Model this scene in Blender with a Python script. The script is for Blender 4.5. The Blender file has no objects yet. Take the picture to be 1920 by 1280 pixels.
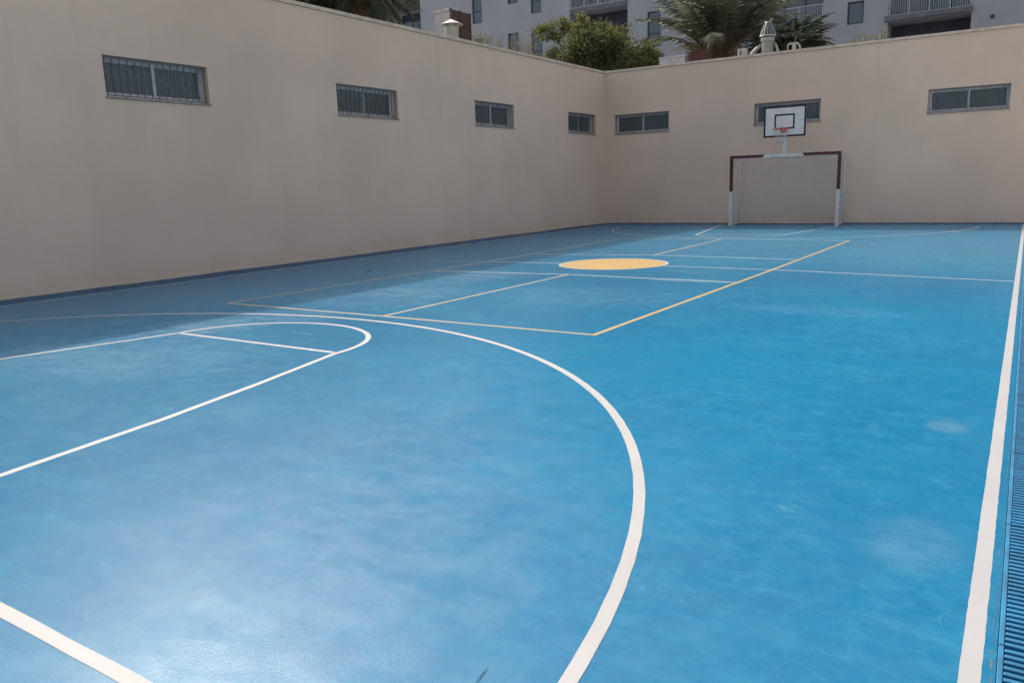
import bpy, bmesh, math, random
import numpy as np
from mathutils import Vector, Matrix
random.seed(7); rng = np.random.default_rng(7)
S = bpy.context.scene
COL = S.collection
R = math.radians

# ------------------------------------------------------------------ helpers
class MB:
    """collects polygons and links them as one mesh object"""
    def __init__(self): self.v = []; self.f = []; self.m = []; self.mat = 0
    def poly(self, pts):
        n = len(self.v); self.v += [tuple(p) for p in pts]; self.f.append(tuple(range(n, n + len(pts)))); self.m.append(self.mat)
    def box(self, x0, x1, y0, y1, z0, z1):
        n = len(self.v)
        self.v += [(x0,y0,z0),(x1,y0,z0),(x1,y1,z0),(x0,y1,z0),(x0,y0,z1),(x1,y0,z1),(x1,y1,z1),(x0,y1,z1)]
        for q in ((0,3,2,1),(4,5,6,7),(0,1,5,4),(1,2,6,5),(2,3,7,6),(3,0,4,7)):
            self.f.append(tuple(n+i for i in q)); self.m.append(self.mat)
    def tube(self, pts, r, n=8, caps=True):
        pts = [Vector(p) for p in pts]
        rs = r if isinstance(r, (list, tuple)) else [r]*len(pts)
        base = len(self.v)
        for i, p in enumerate(pts):
            d = (pts[min(i+1, len(pts)-1)] - pts[max(i-1, 0)]).normalized()
            a = d.cross(Vector((0,0,1)))
            if a.length < 1e-3: a = d.cross(Vector((1,0,0)))
            a.normalize(); b = d.cross(a).normalized()
            for k in range(n):
                t = 2*math.pi*k/n
                self.v.append(tuple(p + (a*math.cos(t) + b*math.sin(t))*rs[i]))
        for i in range(len(pts)-1):
            for k in range(n):
                k2 = (k+1) % n
                self.f.append((base+i*n+k, base+i*n+k2, base+(i+1)*n+k2, base+(i+1)*n+k)); self.m.append(self.mat)
        if caps:
            self.f.append(tuple(base+k for k in range(n))); self.m.append(self.mat)
            e = base+(len(pts)-1)*n
            self.f.append(tuple(e+n-1-k for k in range(n))); self.m.append(self.mat)
    def lathe(self, prof, cx, cy, n=24):
        base = len(self.v)
        for r, z in prof:
            for k in range(n):
                t = 2*math.pi*k/n; self.v.append((cx+r*math.cos(t), cy+r*math.sin(t), z))
        for i in range(len(prof)-1):
            for k in range(n):
                k2 = (k+1) % n
                self.f.append((base+i*n+k, base+i*n+k2, base+(i+1)*n+k2, base+(i+1)*n+k)); self.m.append(self.mat)
        self.f.append(tuple(base+n-1-k for k in range(n))); self.m.append(self.mat)
        e = base+(len(prof)-1)*n
        self.f.append(tuple(e+k for k in range(n))); self.m.append(self.mat)
    def build(self, name, mat, parent=None, smooth=False, bevel=0, recalc=True):
        me = bpy.data.meshes.new(name)
        me.from_pydata(self.v, [], self.f)
        mats = mat if isinstance(mat, (list, tuple)) else [mat]
        for q in mats: me.materials.append(q)
        if len(mats) > 1: me.polygons.foreach_set('material_index', self.m)
        if recalc:
            bm = bmesh.new(); bm.from_mesh(me)
            bmesh.ops.recalc_face_normals(bm, faces=bm.faces[:]); bm.to_mesh(me); bm.free()
        if smooth:
            me.polygons.foreach_set('use_smooth', [True]*len(me.polygons))
        o = bpy.data.objects.new(name, me); COL.objects.link(o)
        if parent: o.parent = parent
        if bevel:
            b = o.modifiers.new('bevel', 'BEVEL'); b.width = bevel; b.segments = 2; b.limit_method = 'ANGLE'
        return o

def tag(o, label=None, cat=None, group=None, kind=None):
    if label: o['label'] = label
    if cat: o['category'] = cat
    if group: o['group'] = group
    if kind: o['kind'] = kind
    return o
def thing(name, loc, label, cat, group=None):
    o = bpy.data.objects.new(name, None); COL.objects.link(o); o.location = loc
    o.empty_display_size = .3
    return tag(o, label, cat, group)
def local(o, parent):
    """parent an object modelled in world coordinates to a thing with a location"""
    o.parent = parent
    o.matrix_parent_inverse = Matrix.Translation(-parent.location)
    return o

# ------------------------------------------------------------------ materials
def new_mat(name):
    m = bpy.data.materials.new(name); m.use_nodes = True
    nt = m.node_tree; b = nt.nodes['Principled BSDF']
    return m, nt, b
def N(nt, t, **kw):
    n = nt.nodes.new(t)
    for k, v in kw.items():
        if k in ('operation','blend_type','data_type','noise_dimensions','feature','distance','wave_type','bands_direction','attribute_name','interpolation_type','wave_profile'): setattr(n, k, v)
        else: n.inputs[k].default_value = v
    return n
def lk(nt, a, b): nt.links.new(a, b)
def mixc(nt, fac, a, b, blend='MIX'):
    n = nt.nodes.new('ShaderNodeMix'); n.data_type = 'RGBA'; n.blend_type = blend
    for s, v in ((n.inputs[0], fac), (n.inputs[6], a), (n.inputs[7], b)):
        if isinstance(v, bpy.types.NodeSocket): lk(nt, v, s)
        elif isinstance(v, (int, float)): s.default_value = v
        else: s.default_value = (*v, 1)
    return n.outputs[2]
def ramp(nt, src, lo, hi, a=0., b=1.):
    n = nt.nodes.new('ShaderNodeMapRange'); n.interpolation_type = 'SMOOTHSTEP'
    n.inputs[1].default_value = lo; n.inputs[2].default_value = hi; n.inputs[3].default_value = a; n.inputs[4].default_value = b
    lk(nt, src, n.inputs[0]); return n.outputs[0]
def math_(nt, op, a, b=None, c=None):
    n = nt.nodes.new('ShaderNodeMath'); n.operation = op
    for i, v in enumerate((a, b, c)):
        if v is None: continue
        if isinstance(v, bpy.types.NodeSocket): lk(nt, v, n.inputs[i])
        else: n.inputs[i].default_value = v
    return n.outputs[0]
def coords(nt, scale=(1,1,1), rot=(0,0,0)):
    g = nt.nodes.new('ShaderNodeNewGeometry'); mp = nt.nodes.new('ShaderNodeMapping')
    mp.inputs['Scale'].default_value = scale; mp.inputs['Rotation'].default_value = rot
    lk(nt, g.outputs['Position'], mp.inputs['Vector']); return mp.outputs[0]
def noise(nt, vec, scale, detail=4, rough=.55, dist=0.):
    n = nt.nodes.new('ShaderNodeTexNoise'); n.inputs['Scale'].default_value = scale
    n.inputs['Detail'].default_value = detail; n.inputs['Roughness'].default_value = rough; n.inputs['Distortion'].default_value = dist
    lk(nt, vec, n.inputs['Vector']); return n.outputs['Fac']
def bump(nt, b, h, strength, dist):
    n = nt.nodes.new('ShaderNodeBump'); n.inputs['Strength'].default_value = strength; n.inputs['Distance'].default_value = dist
    lk(nt, h, n.inputs['Height']); lk(nt, n.outputs[0], b.inputs['Normal'])

def simple(name, c, rough=.6, metal=0., var=.12, scale=6., bmp=0.):
    m, nt, b = new_mat(name)
    f = noise(nt, coords(nt), scale, 5)
    col = mixc(nt, ramp(nt, f, .3, .7), [x*(1-var) for x in c], [min(1, x*(1+var)) for x in c])
    lk(nt, col, b.inputs['Base Color'])
    b.inputs['Roughness'].default_value = rough; b.inputs['Metallic'].default_value = metal
    if bmp: bump(nt, b, noise(nt, coords(nt), scale*12, 3), bmp, .004)
    return m

def spot(nt, pos, cx, cy, rx, ry, warp):
    """soft elliptical stain with a ragged edge, 1 in the middle"""
    mp = nt.nodes.new('ShaderNodeMapping'); mp.vector_type = 'POINT'
    mp.inputs['Location'].default_value = (-cx/rx, -cy/ry, 0); mp.inputs['Scale'].default_value = (1/rx, 1/ry, 0)
    lk(nt, pos, mp.inputs['Vector'])
    l = nt.nodes.new('ShaderNodeVectorMath'); l.operation = 'LENGTH'; lk(nt, mp.outputs[0], l.inputs[0])
    d = math_(nt, 'ADD', l.outputs['Value'], math_(nt, 'MULTIPLY_ADD', warp, 1.2, -.6))
    return ramp(nt, d, .35, 1.15, 1., 0.)

def floor_material():
    m, nt, b = new_mat('blue_court_paint')
    p = coords(nt)
    big = noise(nt, p, .33, 3, .5)
    mid = noise(nt, coords(nt, (1.0,1.6,1), (0,0,.5)), 1.5, 6, .62, .7)
    streak = noise(nt, coords(nt, (1.,2.3,1), (0,0,-.45)), 2.6, 7, .66, 1.2)
    streak2 = noise(nt, coords(nt, (3.2,.9,1), (0,0,.6)), 2.1, 7, .66, .9)
    fine = noise(nt, p, 42, 4, .7)
    warp = noise(nt, p, 5, 6, .65)
    col = mixc(nt, ramp(nt, big, .32, .68), FLOOR_A, FLOOR_B)
    # dusty wear in patches and brushed streaks
    st3 = noise(nt, coords(nt, (1.,1.5,1), (0,0,.4)), 7.5, 8, .7, .8)
    st4 = noise(nt, coords(nt, (2.,.8,1), (0,0,-.4)), 5.5, 8, .72, .6)
    zone = ramp(nt, noise(nt, p, .5, 3, .6), .36, .66, .5, 1.)
    cloud = noise(nt, coords(nt, (1.,1.25,1), (0,0,-.4)), .9, 9, .68, .5)
    cloud2 = noise(nt, coords(nt, (1.,1.5,1), (0,0,.35)), 3.4, 8, .66, .5)
    for src, lo, hi, wt, c in ((cloud, .44, .74, .22, (.045,.245,.385)), (cloud2, .44, .74, .28, (.04,.245,.39)), (mid, .5, .78, .16, (.03,.24,.39)), (streak, .50, .78, .30, (.05,.265,.41)), (streak2, .52, .80, .26, (.05,.265,.41)),
                               (st3, .44, .78, .42, (.045,.265,.42)), (st4, .46, .80, .36, (.04,.26,.41)), (st3, .50, .28, .35, (.0,.115,.25)), (streak2, .44, .22, .35, (.0,.115,.255)), (cloud2, .46, .25, .35, (.0,.12,.265))):
        col = mixc(nt, math_(nt, 'MULTIPLY', math_(nt, 'MULTIPLY', ramp(nt, src, lo, hi) if lo < hi else ramp(nt, src, hi, lo, 1., 0.), wt), zone), col, c)
    # curly shoe scuffs : thin iso-lines of a warped noise
    for sc, off, c, wt in ((1.15, .5, (.14,.34,.46), .22), (1.9, .54, (.02,.10,.2), .16), (2.3, .47, (.14,.35,.47), .22), (3.1, .5, (.01,.10,.22), .16)):
        n = noise(nt, coords(nt, (1,1.5,1), (0,0,sc)), sc, 2, .5, 1.6)
        line = ramp(nt, math_(nt, 'ABSOLUTE', math_(nt, 'SUBTRACT', n, off)), .0, .0055, 1., 0.)
        gate = ramp(nt, noise(nt, coords(nt, (1,1,1), (0,0,sc*2)), 1.7, 2), .52, .66)
        col = mixc(nt, math_(nt, 'MULTIPLY', math_(nt, 'MULTIPLY', line, gate), wt), col, c)
    # stains with a place of their own
    for cx, cy, rx, ry, c, wt in ((12.06,-20.2,.13,.17,(.28,.39,.45),.6), (12.06,-21.9,.22,.30,(.26,.39,.46),.4),
                                  (8.35,-14.25,.75,.22,(.33,.46,.54),.7), (4.75,-19.75,.75,.75,(.33,.45,.54),.75),
                                  (5.1,-18.9,.8,.55,(.33,.45,.54),.45), (4.5,-21.5,.5,1.3,(.30,.42,.52),.45),
                                  (5.5,-21.4,.9,.7,(.28,.41,.51),.35), (9.86,-23.63,.10,.05,(.05,.13,.2),.5),
                                  (9.72,-23.5,.22,.14,(.20,.34,.44),.15), (10.6,-21.95,.12,.06,(.02,.15,.32),.5),
                                  (7.9,-13.2,.4,.15,(.30,.43,.52),.4), (5.2,-16.6,1.0,.7,(.28,.41,.50),.45),
                                  (4.9,-14.6,.8,.9,(.28,.41,.50),.4), (10.5,-16.3,1.0,.4,(.20,.37,.48),.35), (5.6,-20.9,1.5,1.2,(.22,.38,.48),.5), (5.0,-17.3,1.4,1.2,(.22,.38,.48),.6), (4.7,-15.2,1.1,1.6,(.22,.38,.48),.55), (7.6,-16.2,1.6,.9,(.16,.35,.46),.45)):
        col = mixc(nt, math_(nt, 'MULTIPLY', math_(nt, 'MULTIPLY', spot(nt, p, cx, cy, rx, ry, warp), ramp(nt, streak, .3, .6, .25, 1.)), wt*.38), col, c)
    # reflected light and glare painted in as a pale tone : far end, shaded side, near left corner
    painted_sheen = ramp(nt, cloud2, .25, .7, .55, .95)
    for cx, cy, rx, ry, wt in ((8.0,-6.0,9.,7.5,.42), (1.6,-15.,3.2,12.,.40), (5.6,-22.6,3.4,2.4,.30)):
        col = mixc(nt, math_(nt, 'MULTIPLY', math_(nt, 'MULTIPLY', spot(nt, p, cx, cy, rx, ry, warp), painted_sheen), wt), col, (.12,.275,.365))
    # specks of dust and grit
    vo = nt.nodes.new('ShaderNodeTexVoronoi'); vo.inputs['Scale'].default_value = 3.2; lk(nt, p, vo.inputs['Vector'])
    col = mixc(nt, ramp(nt, vo.outputs['Distance'], .008, .02, .30, 0.), col, (.45,.55,.6))
    col = mixc(nt, ramp(nt, fine, .35, .7, 0., .12), col, (.03,.28,.48))
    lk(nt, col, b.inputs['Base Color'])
    rg = math_(nt, 'ADD', ramp(nt, mid, .3, .8, FLOOR_R, FLOOR_R+.04), math_(nt, 'MULTIPLY', ramp(nt, streak, .5, .75), .05))
    lk(nt, rg, b.inputs['Roughness'])
    b.inputs['Specular IOR Level'].default_value = .26
    h = math_(nt, 'ADD', math_(nt, 'MULTIPLY', noise(nt, p, 160, 3, .6), 1.), math_(nt, 'MULTIPLY', warp, 1.2))
    bump(nt, b, h, .5, .0016)
    df = nt.nodes.new('ShaderNodeBsdfDiffuse'); lk(nt, col, df.inputs['Color'])
    mx = nt.nodes.new('ShaderNodeMixShader'); lk(nt, math_(nt, 'ADD', ramp(nt, streak, .3, .7, .16, .40), math_(nt, 'MULTIPLY', spot(nt, p, 11.4, -18.6, 3.6, 5.2, warp), .34)), mx.inputs[0])
    lk(nt, b.outputs[0], mx.inputs[1]); lk(nt, df.outputs[0], mx.inputs[2])
    lk(nt, mx.outputs[0], nt.nodes['Material Output'].inputs['Surface'])
    return m
FLOOR_A = (.0,.126,.268); FLOOR_B = (.0,.160,.308); FLOOR_R = .21

def plaster(name, c, course=True):
    m, nt, b = new_mat(name)
    p = coords(nt)
    big = noise(nt, p, .35, 4, .55)
    mid = noise(nt, p, 1.7, 6, .6)
    drip = noise(nt, coords(nt, (2.4,2.4,.16)), 1.6, 6, .6)
    col = mixc(nt, ramp(nt, big, .3, .7), [x*.92 for x in c], [x*1.05 for x in c])
    col = mixc(nt, math_(nt, 'MULTIPLY', ramp(nt, mid, .5, .8), .22), col, [c[0]*.80, c[1]*.79, c[2]*.78])
    col = mixc(nt, math_(nt, 'MULTIPLY', ramp(nt, drip, .50, .72), .18), col, [c[0]*.84, c[1]*.83, c[2]*.80])
    # splash dirt near the ground
    sep = nt.nodes.new('ShaderNodeSeparateXYZ'); lk(nt, p, sep.inputs[0])
    foot = math_(nt, 'MULTIPLY', ramp(nt, sep.outputs[2], .02, .5, 1., 0.), ramp(nt, mid, .3, .7))
    col = mixc(nt, math_(nt, 'MULTIPLY', foot, .22), col, [c[0]*.72, c[1]*.66, c[2]*.6])
    # faint spots of old dirt
    vo = nt.nodes.new('ShaderNodeTexVoronoi'); vo.inputs['Scale'].default_value = 1.1; lk(nt, p, vo.inputs['Vector'])
    col = mixc(nt, math_(nt, 'MULTIPLY', ramp(nt, math_(nt, 'ADD', vo.outputs['Distance'], math_(nt, 'MULTIPLY', noise(nt, p, 14, 3), .1)), .06, .12, 1., 0.), .3), col, [x*.75 for x in c])
    lk(nt, col, b.inputs['Base Color']); b.inputs['Roughness'].default_value = .9
    h = math_(nt, 'ADD', math_(nt, 'MULTIPLY', noise(nt, p, 70, 4), .5), mid)
    if course:
        cz = math_(nt, 'FRACT', math_(nt, 'DIVIDE', sep.outputs[2], .2))
        seam = ramp(nt, math_(nt, 'ABSOLUTE', math_(nt, 'SUBTRACT', cz, .5)), .0, .06, 1., 0.)
        h = math_(nt, 'SUBTRACT', h, math_(nt, 'MULTIPLY', seam, math_(nt, 'MULTIPLY', ramp(nt, big, .4, .6), .5)))
    bump(nt, b, h, .35, .006)
    return m

def line_material(name, c, wear=.35, wc=(.10,.28,.45)):
    m, nt, b = new_mat(name)
    p = coords(nt)
    n1 = noise(nt, p, 9, 7, .7); n2 = noise(nt, p, 2.2, 4)
    col = mixc(nt, ramp(nt, n2, .3, .7), [x*.93 for x in c], c)
    col = mixc(nt, math_(nt, 'MULTIPLY', ramp(nt, n1, .56, .74), wear), col, wc)
    vo = nt.nodes.new('ShaderNodeTexVoronoi'); vo.inputs['Scale'].default_value = 2.3; lk(nt, p, vo.inputs['Vector'])
    col = mixc(nt, ramp(nt, vo.outputs['Distance'], .02, .05, .4, 0.), col, (.35,.28,.2))
    lk(nt, col, b.inputs['Base Color']); b.inputs['Roughness'].default_value = .6
    bump(nt, b, noise(nt, p, 180, 3), .25, .001)
    return m

def foliage(name, dark, light, trans=.35, rough=.62):
    m, nt, b = new_mat(name)
    a = nt.nodes.new('ShaderNodeAttribute'); a.attribute_name = 'tone'
    col = mixc(nt, a.outputs['Fac'], dark, light)
    lk(nt, col, b.inputs['Base Color']); b.inputs['Roughness'].default_value = rough
    t = nt.nodes.new('ShaderNodeBsdfTranslucent'); lk(nt, mixc(nt, .5, col, [light[0]*1.3, light[1]*1.4, light[2]*.7]), t.inputs['Color'])
    mx = nt.nodes.new('ShaderNodeMixShader'); mx.inputs[0].default_value = trans
    lk(nt, b.outputs[0], mx.inputs[1]); lk(nt, t.outputs[0], mx.inputs[2])
    lk(nt, mx.outputs[0], nt.nodes['Material Output'].inputs['Surface'])
    return m

def glass_material(name, tint, refl=.0, dif=(.20,.245,.255)):
    m, nt, b = new_mat(name)
    tr = nt.nodes.new('ShaderNodeBsdfTransparent'); tr.inputs[0].default_value = (*tint, 1)
    gl = nt.nodes.new('ShaderNodeBsdfGlossy'); gl.inputs['Roughness'].default_value = .04
    df = nt.nodes.new('ShaderNodeBsdfDiffuse'); df.inputs[0].default_value = (*dif,1)
    fr = nt.nodes.new('ShaderNodeFresnel'); fr.inputs[0].default_value = 1.5
    dust = math_(nt, 'MULTIPLY_ADD', noise(nt, coords(nt), 3, 5), .25, .35)
    m1 = nt.nodes.new('ShaderNodeMixShader'); lk(nt, dust, m1.inputs[0]); lk(nt, tr.outputs[0], m1.inputs[1]); lk(nt, df.outputs[0], m1.inputs[2])
    m2 = nt.nodes.new('ShaderNodeMixShader'); lk(nt, math_(nt, 'ADD', fr.outputs[0], refl), m2.inputs[0])
    lk(nt, m1.outputs[0], m2.inputs[1]); lk(nt, gl.outputs[0], m2.inputs[2])
    lk(nt, m2.outputs[0], nt.nodes['Material Output'].inputs['Surface'])
    return m

M = {}
M['floor'] = floor_material()
M['wall'] = plaster('beige_render', (.745,.578,.452))
M['coping'] = simple('pale_coping', (.64,.53,.42), .8, 0, .15, 4, .3)
M['kerb'] = simple('dark_blue_kerb_paint', (.034,.098,.17), .6, 0, .25, 4, .3)
M['white'] = line_material('white_line_paint', (.415,.42,.42), .2, (.5,.55,.57))
M['white_thin'] = line_material('worn_white_line_paint', (.40,.46,.50), .6)
M['yellow'] = line_material('yellow_line_paint', (.40,.29,.095), .28)
M['yellow_worn'] = line_material('worn_yellow_line_paint', (.37,.31,.17), .45)
M['disc'] = line_material('yellow_disc_paint', (.44,.27,.055), .3, (.34,.24,.10))
M['paving'] = simple('pale_paving', (.52,.46,.38), .9, 0, .15, 1.2, .3)
M['ground'] = simple('grey_concrete', (.30,.29,.27), .9, 0, .2, 1.2, .3)
M['frame'] = simple('grey_aluminium', (.55,.55,.58), .45, .1, .1, 8)
M['bars'] = simple('dark_painted_bars', (.12,.125,.13), .5, .2, .2, 20)
M['sill'] = simple('stone_sill', (.30,.25,.20), .8, 0, .2, 12)
M['room'] = simple('dark_room', (.035,.04,.045), .9)
M['curtain'] = simple('grey_curtain', (.74,.78,.77), .9, 0, .15, 3)
M['glass'] = glass_material('window_glass', (.55,.62,.65))
M['goal_white'] = simple('white_enamel', (.70,.67,.635), .4, 0, .08, 5)
M['goal_red'] = simple('dark_red_enamel', (.085,.014,.02), .4, 0, .2, 6)
M['net'] = simple('white_net_cord', (.55,.55,.55), .8)
M['board'] = simple('white_board', (.74,.70,.68), .45, 0, .05, 3)
M['black'] = simple('black_paint', (.012,.013,.018), .45, 0, .2, 6)
M['rim'] = simple('red_rim_enamel', (.50,.05,.04), .4, 0, .1, 8)
M['pink_net'] = simple('red_net_cord', (.42,.16,.14), .8)
M['apart'] = plaster('pale_grey_render', (.335,.36,.395), False)
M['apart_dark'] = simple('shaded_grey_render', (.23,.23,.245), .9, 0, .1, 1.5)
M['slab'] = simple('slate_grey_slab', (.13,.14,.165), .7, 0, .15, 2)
M['recess'] = simple('shaded_recess_render', (.04,.048,.075), .7, 0, .2, 2)  # shade of the recesses under the balconies, put into the wall colour
M['rail'] = simple('pale_grey_rail', (.42,.45,.50), .45, .3, .08, 4)
M['dark_frame'] = simple('dark_window_frame', (.03,.035,.045), .5, 0, .2, 4)
M['blue_glass'] = glass_material('bluish_window_glass', (.20,.34,.52), .06, (.07,.13,.21))
M['steel'] = simple('galvanised_steel', (.50,.50,.49), .42, .6, .15, 9)
M['cowl'] = simple('pale_metal_cowl', (.34,.34,.32), .5, .25, .12, 9)
M['mesh_cap'] = simple('dark_grey_cap', (.10,.11,.11), .5, .3, .3, 20)
M['pale_block'] = simple('pale_painted_block', (.42,.40,.385), .8, 0, .1, 5)
M['brown_louvre'] = simple('brown_louvre', (.075,.055,.05), .7, 0, .25, 7)
M['brick'] = simple('red_brick', (.09,.036,.03), .85, 0, .3, 14, .3)
M['trunk'] = simple('fibrous_bark', (.10,.07,.05), .95, 0, .4, 6, .6)
M['bark'] = simple('grey_brown_bark', (.09,.075,.055), .95, 0, .3, 8, .5)
M['palm'] = foliage('palm_leaf', (.018,.032,.020), (.20,.225,.175), .22, .5)
M['leaf'] = foliage('green_leaf', (.018,.030,.016), (.22,.23,.10), .34)
M['dark_leaf'] = foliage('dark_green_leaf', (.012,.026,.016), (.05,.075,.04), .25)
M['dry_leaf'] = foliage('dry_stalk', (.10,.085,.06), (.30,.27,.20), .3, .7)
M['grate'] = simple('blue_grate_paint', (.014,.17,.33), .5, 0, .25, 5, .2)
M['channel'] = simple('dark_blue_channel', (.012,.065,.12), .7)  # dark blue bottom below the grate slats
M['crack'] = simple('exposed_screed', (.11,.13,.15), .9, 0, .4, 30)
M['litter'] = simple('dead_brown_leaf', (.035,.03,.025), .8, 0, .3, 30)

# ------------------------------------------------------------------ setting: ground and court floor
g = MB(); g.poly([(-700,-700,-.2),(700,-700,-.2),(700,700,-.2),(-700,700,-.2)])
tag(g.build('ground', M['ground']), kind='structure')
g = MB(); g.box(12.72, 60, -45, 0, -.19, 0)
tag(g.build('pavement', M['paving']), kind='structure')

EDGE = 12.372          # the court slab ends here, the drain begins
fl = MB(); fl.box(0, EDGE, -45, 0, -.19, 0)
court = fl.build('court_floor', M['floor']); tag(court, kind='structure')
ch = MB(); ch.box(EDGE+.002, 12.718, -45, 0, -.19, -.09)
tag(ch.build('drain_channel', M['channel']), kind='structure')

def jit(w, s): return w/2 + random.uniform(-s, s)
def strip(name, pts, w, mat, z, jag=.0015, step=.12, closed=False, label=None):
    """painted line following a polyline, slightly ragged edges"""
    P = [Vector((x, y, 0)) for x, y in pts]
    Q = []
    segs = list(zip(P, P[1:] + ([P[0]] if closed else [])))
    for a, b in segs[:len(P) if closed else len(P)-1]:
        n = max(1, int((b-a).length/step))
        for i in range(n): Q.append(a.lerp(b, i/n))
    if not closed: Q.append(P[-1])
    mb = MB(); n = len(Q)
    for i, q in enumerate(Q):
        a = Q[(i-1) % n] if (closed or i > 0) else q; b = Q[(i+1) % n] if (closed or i < n-1) else q
        d = (b-a).normalized(); k = Vector((-d.y, d.x, 0))
        l = q + k*jit(w, jag); r = q - k*jit(w, jag)
        mb.v += [(l.x, l.y, z), (r.x, r.y, z)]
    for i in range(n if closed else n-1):
        j = (i+1) % n
        mb.f.append((2*i, 2*i+1, 2*j+1, 2*j)); mb.m.append(0)
    o = mb.build(name, mat, court)
    for p in o.data.polygons:
        if p.normal.z < 0: p.flip()
    if label: o['label'] = label
    return o
def arc(cx, cy, rx, ry, a0, a1, n=72):
    return [(cx+rx*math.cos(R(a0+(a1-a0)*i/n)), cy+ry*math.sin(R(a0+(a1-a0)*i/n))) for i in range(n+1)]

# white basketball / futsal lines
strip('sideline', [(12.309,-45),(12.309,-.35)], .057, M['white'], .0009, .0012, .05, label='wide white sideline beside the drain grating')
strip('sideline', [(.47,-45),(.47,-.6)], .05, M['white_thin'], .0009, label='thin faded white sideline along the foot of the wall')
strip('halfway_line', [(.50,-12.92),(2.03,-12.79),(5.22,-12.52)], .05, M['white_thin'], .0017)
strip('halfway_line', [(7.19,-12.46),(9.48,-12.61),(12.275,-13.08)], .05, M['white_thin'], .0017)
strip('baseline', [(.5,-23.98),(12.27,-24.04)], .055, M['white'], .0013, label='white baseline crossing the near left corner')
NEAR = arc(6.0,-24.1,5.37,5.36,179,1.5)
strip('three_point_line', NEAR, .055, M['white'], .0017, .0009, .1, label='large white arc sweeping through the foreground')
FAR = arc(6.35,-1.25,4.97,4.86,188,360)
strip('three_point_line', FAR, .05, M['white_thin'], .0017, label='far white arc in front of the goal')
KEY = [(3.84,-23.95),(4.43,-21.74),(4.84,-20.17)] + arc(6.02,-20.17,1.185,1.06,177,3,40) + [(7.215,-20.25),(7.48,-21.31),(7.68,-22.26),(7.85,-23.4),(7.93,-23.95)]
strip('key_line', KEY, .052, M['white'], .0009, .0015, .1, label='white key outline ending in a half circle, near end')
strip('free_throw_line', [(4.885,-20.17),(7.165,-20.2)], .05, M['white'], .0009, label='white free throw line across the near key')
KEYF = [(4.3,-.6),(5.02,-4.70)] + arc(6.15,-4.72,1.13,.86,180,360,40) + [(7.28,-4.70),(7.96,-.6)]
strip('key_line', KEYF, .05, M['white_thin'], .0009, label='white key outline in front of the goal')
strip('free_throw_line', [(5.05,-4.70),(7.25,-4.70)], .05, M['white_thin'], .0009, label='far free throw line')
# yellow mini court
Y = dict(nr=(8.94,-18.52), fr=(9.10,-6.42), nl=(3.40,-18.44), fl=(3.60,-6.50))
strip('court_line', [(8.94,-18.545),(9.05,-12.58),(9.10,-6.40)], .055, M['yellow'], .0009, label='long yellow line right of the yellow disc')
strip('court_line', [(3.41,-18.46),(3.66,-12.8),(3.61,-6.5)], .045, M['yellow_worn'], .0009, label='faded line in the shade of the left wall')
strip('court_line', [(3.435,-18.44),(6.18,-18.45),(8.911,-18.52)], .05, M['yellow_worn'], .0009, label='near yellow cross line')
strip('court_line', [(3.635,-6.45),(9.07,-6.43)], .05, M['white_thin'], .0009, label='far cross line of the yellow court')
strip('court_line', [(6.19,-18.42),(6.235,-14.12)], .05, M['yellow_worn'], .0009, label='near centre line of the yellow court')
strip('court_line', [(6.24,-10.60),(6.235,-6.47)], .05, M['yellow_worn'], .0009, label='far centre line of the yellow court')
strip('court_line', [(3.64,-14.30),(6.2,-14.09),(9.0,-14.25)], .05, M['white_thin'], .0009, label='pale cross line nearer than the yellow disc')
strip('court_line', [(3.70,-11.0),(6.3,-10.62),(9.03,-10.88)], .05, M['white_thin'], .0009, label='pale cross line behind the yellow disc')
# the yellow disc with its white ring and faint line through it
d = MB(); d.poly([(x, y, .0026) for x, y in arc(6.21,-12.38,.92,.92,0,360,64)[:-1]])
o = d.build('centre_disc', M['disc'], court); o['label'] = 'filled yellow centre disc'
for p in o.data.polygons:
    if p.normal.z < 0: p.flip()
strip('centre_ring', arc(6.21,-12.38,.945,.945,0,360,64)[:-1], .06, M['white'], .0026, .001, .1, True)
strip('halfway_line', [(5.32,-12.5),(7.09,-12.46)], .04, line_material('pale_yellow_paint', (.54,.38,.16), .2, (.44,.29,.1)), .0034, label='pale line across the yellow disc')
# dark blue mortar fillet along the walls
k = MB()
def fillet(a, b, nrm, wdt, hgt):
    a, b, nrm = Vector(a), Vector(b), Vector(nrm)
    n = 60; pr = None
    for i in range(n+1):
        q = a.lerp(b, i/n); w = wdt*random.uniform(.85,1.12); h = hgt*random.uniform(.85,1.15)
        cur = [q+Vector((0,0,h))+nrm*.004, q+nrm*(w*.35)+Vector((0,0,h*.55)), q+nrm*w+Vector((0,0,.001))]
        if pr:
            for j in range(2): k.poly([pr[j], pr[j+1], cur[j+1], cur[j]])
        pr = cur
fillet((0,-45,0),(0,-.3,0),(1,0,0),.27,.04)
fillet((.01,0,0),(12.3,0,0),(0,-1,0),.16,.035)
o = k.build('kerb_fillet', M['kerb'], court)
# crack with bare screed beside the drain
k = MB(); y = -23.6; pr = None
while y < -19.9:
    w = max(.0006, random.gauss(.0010,.0006) + (.006 if -22.95 < y < -22.6 else 0)*random.random())
    x = 12.362 + .003*math.sin(y*9) + random.uniform(-.0015,.0015)
    cur = [(x-w, y, .0012), (x+w*.5, y, .0012)]
    if pr and random.random() < .82: k.poly([pr[0], pr[1], cur[1], cur[0]])
    pr = cur; y += random.uniform(.015,.04)
k.build('edge_crack', M['crack'], court)

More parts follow.
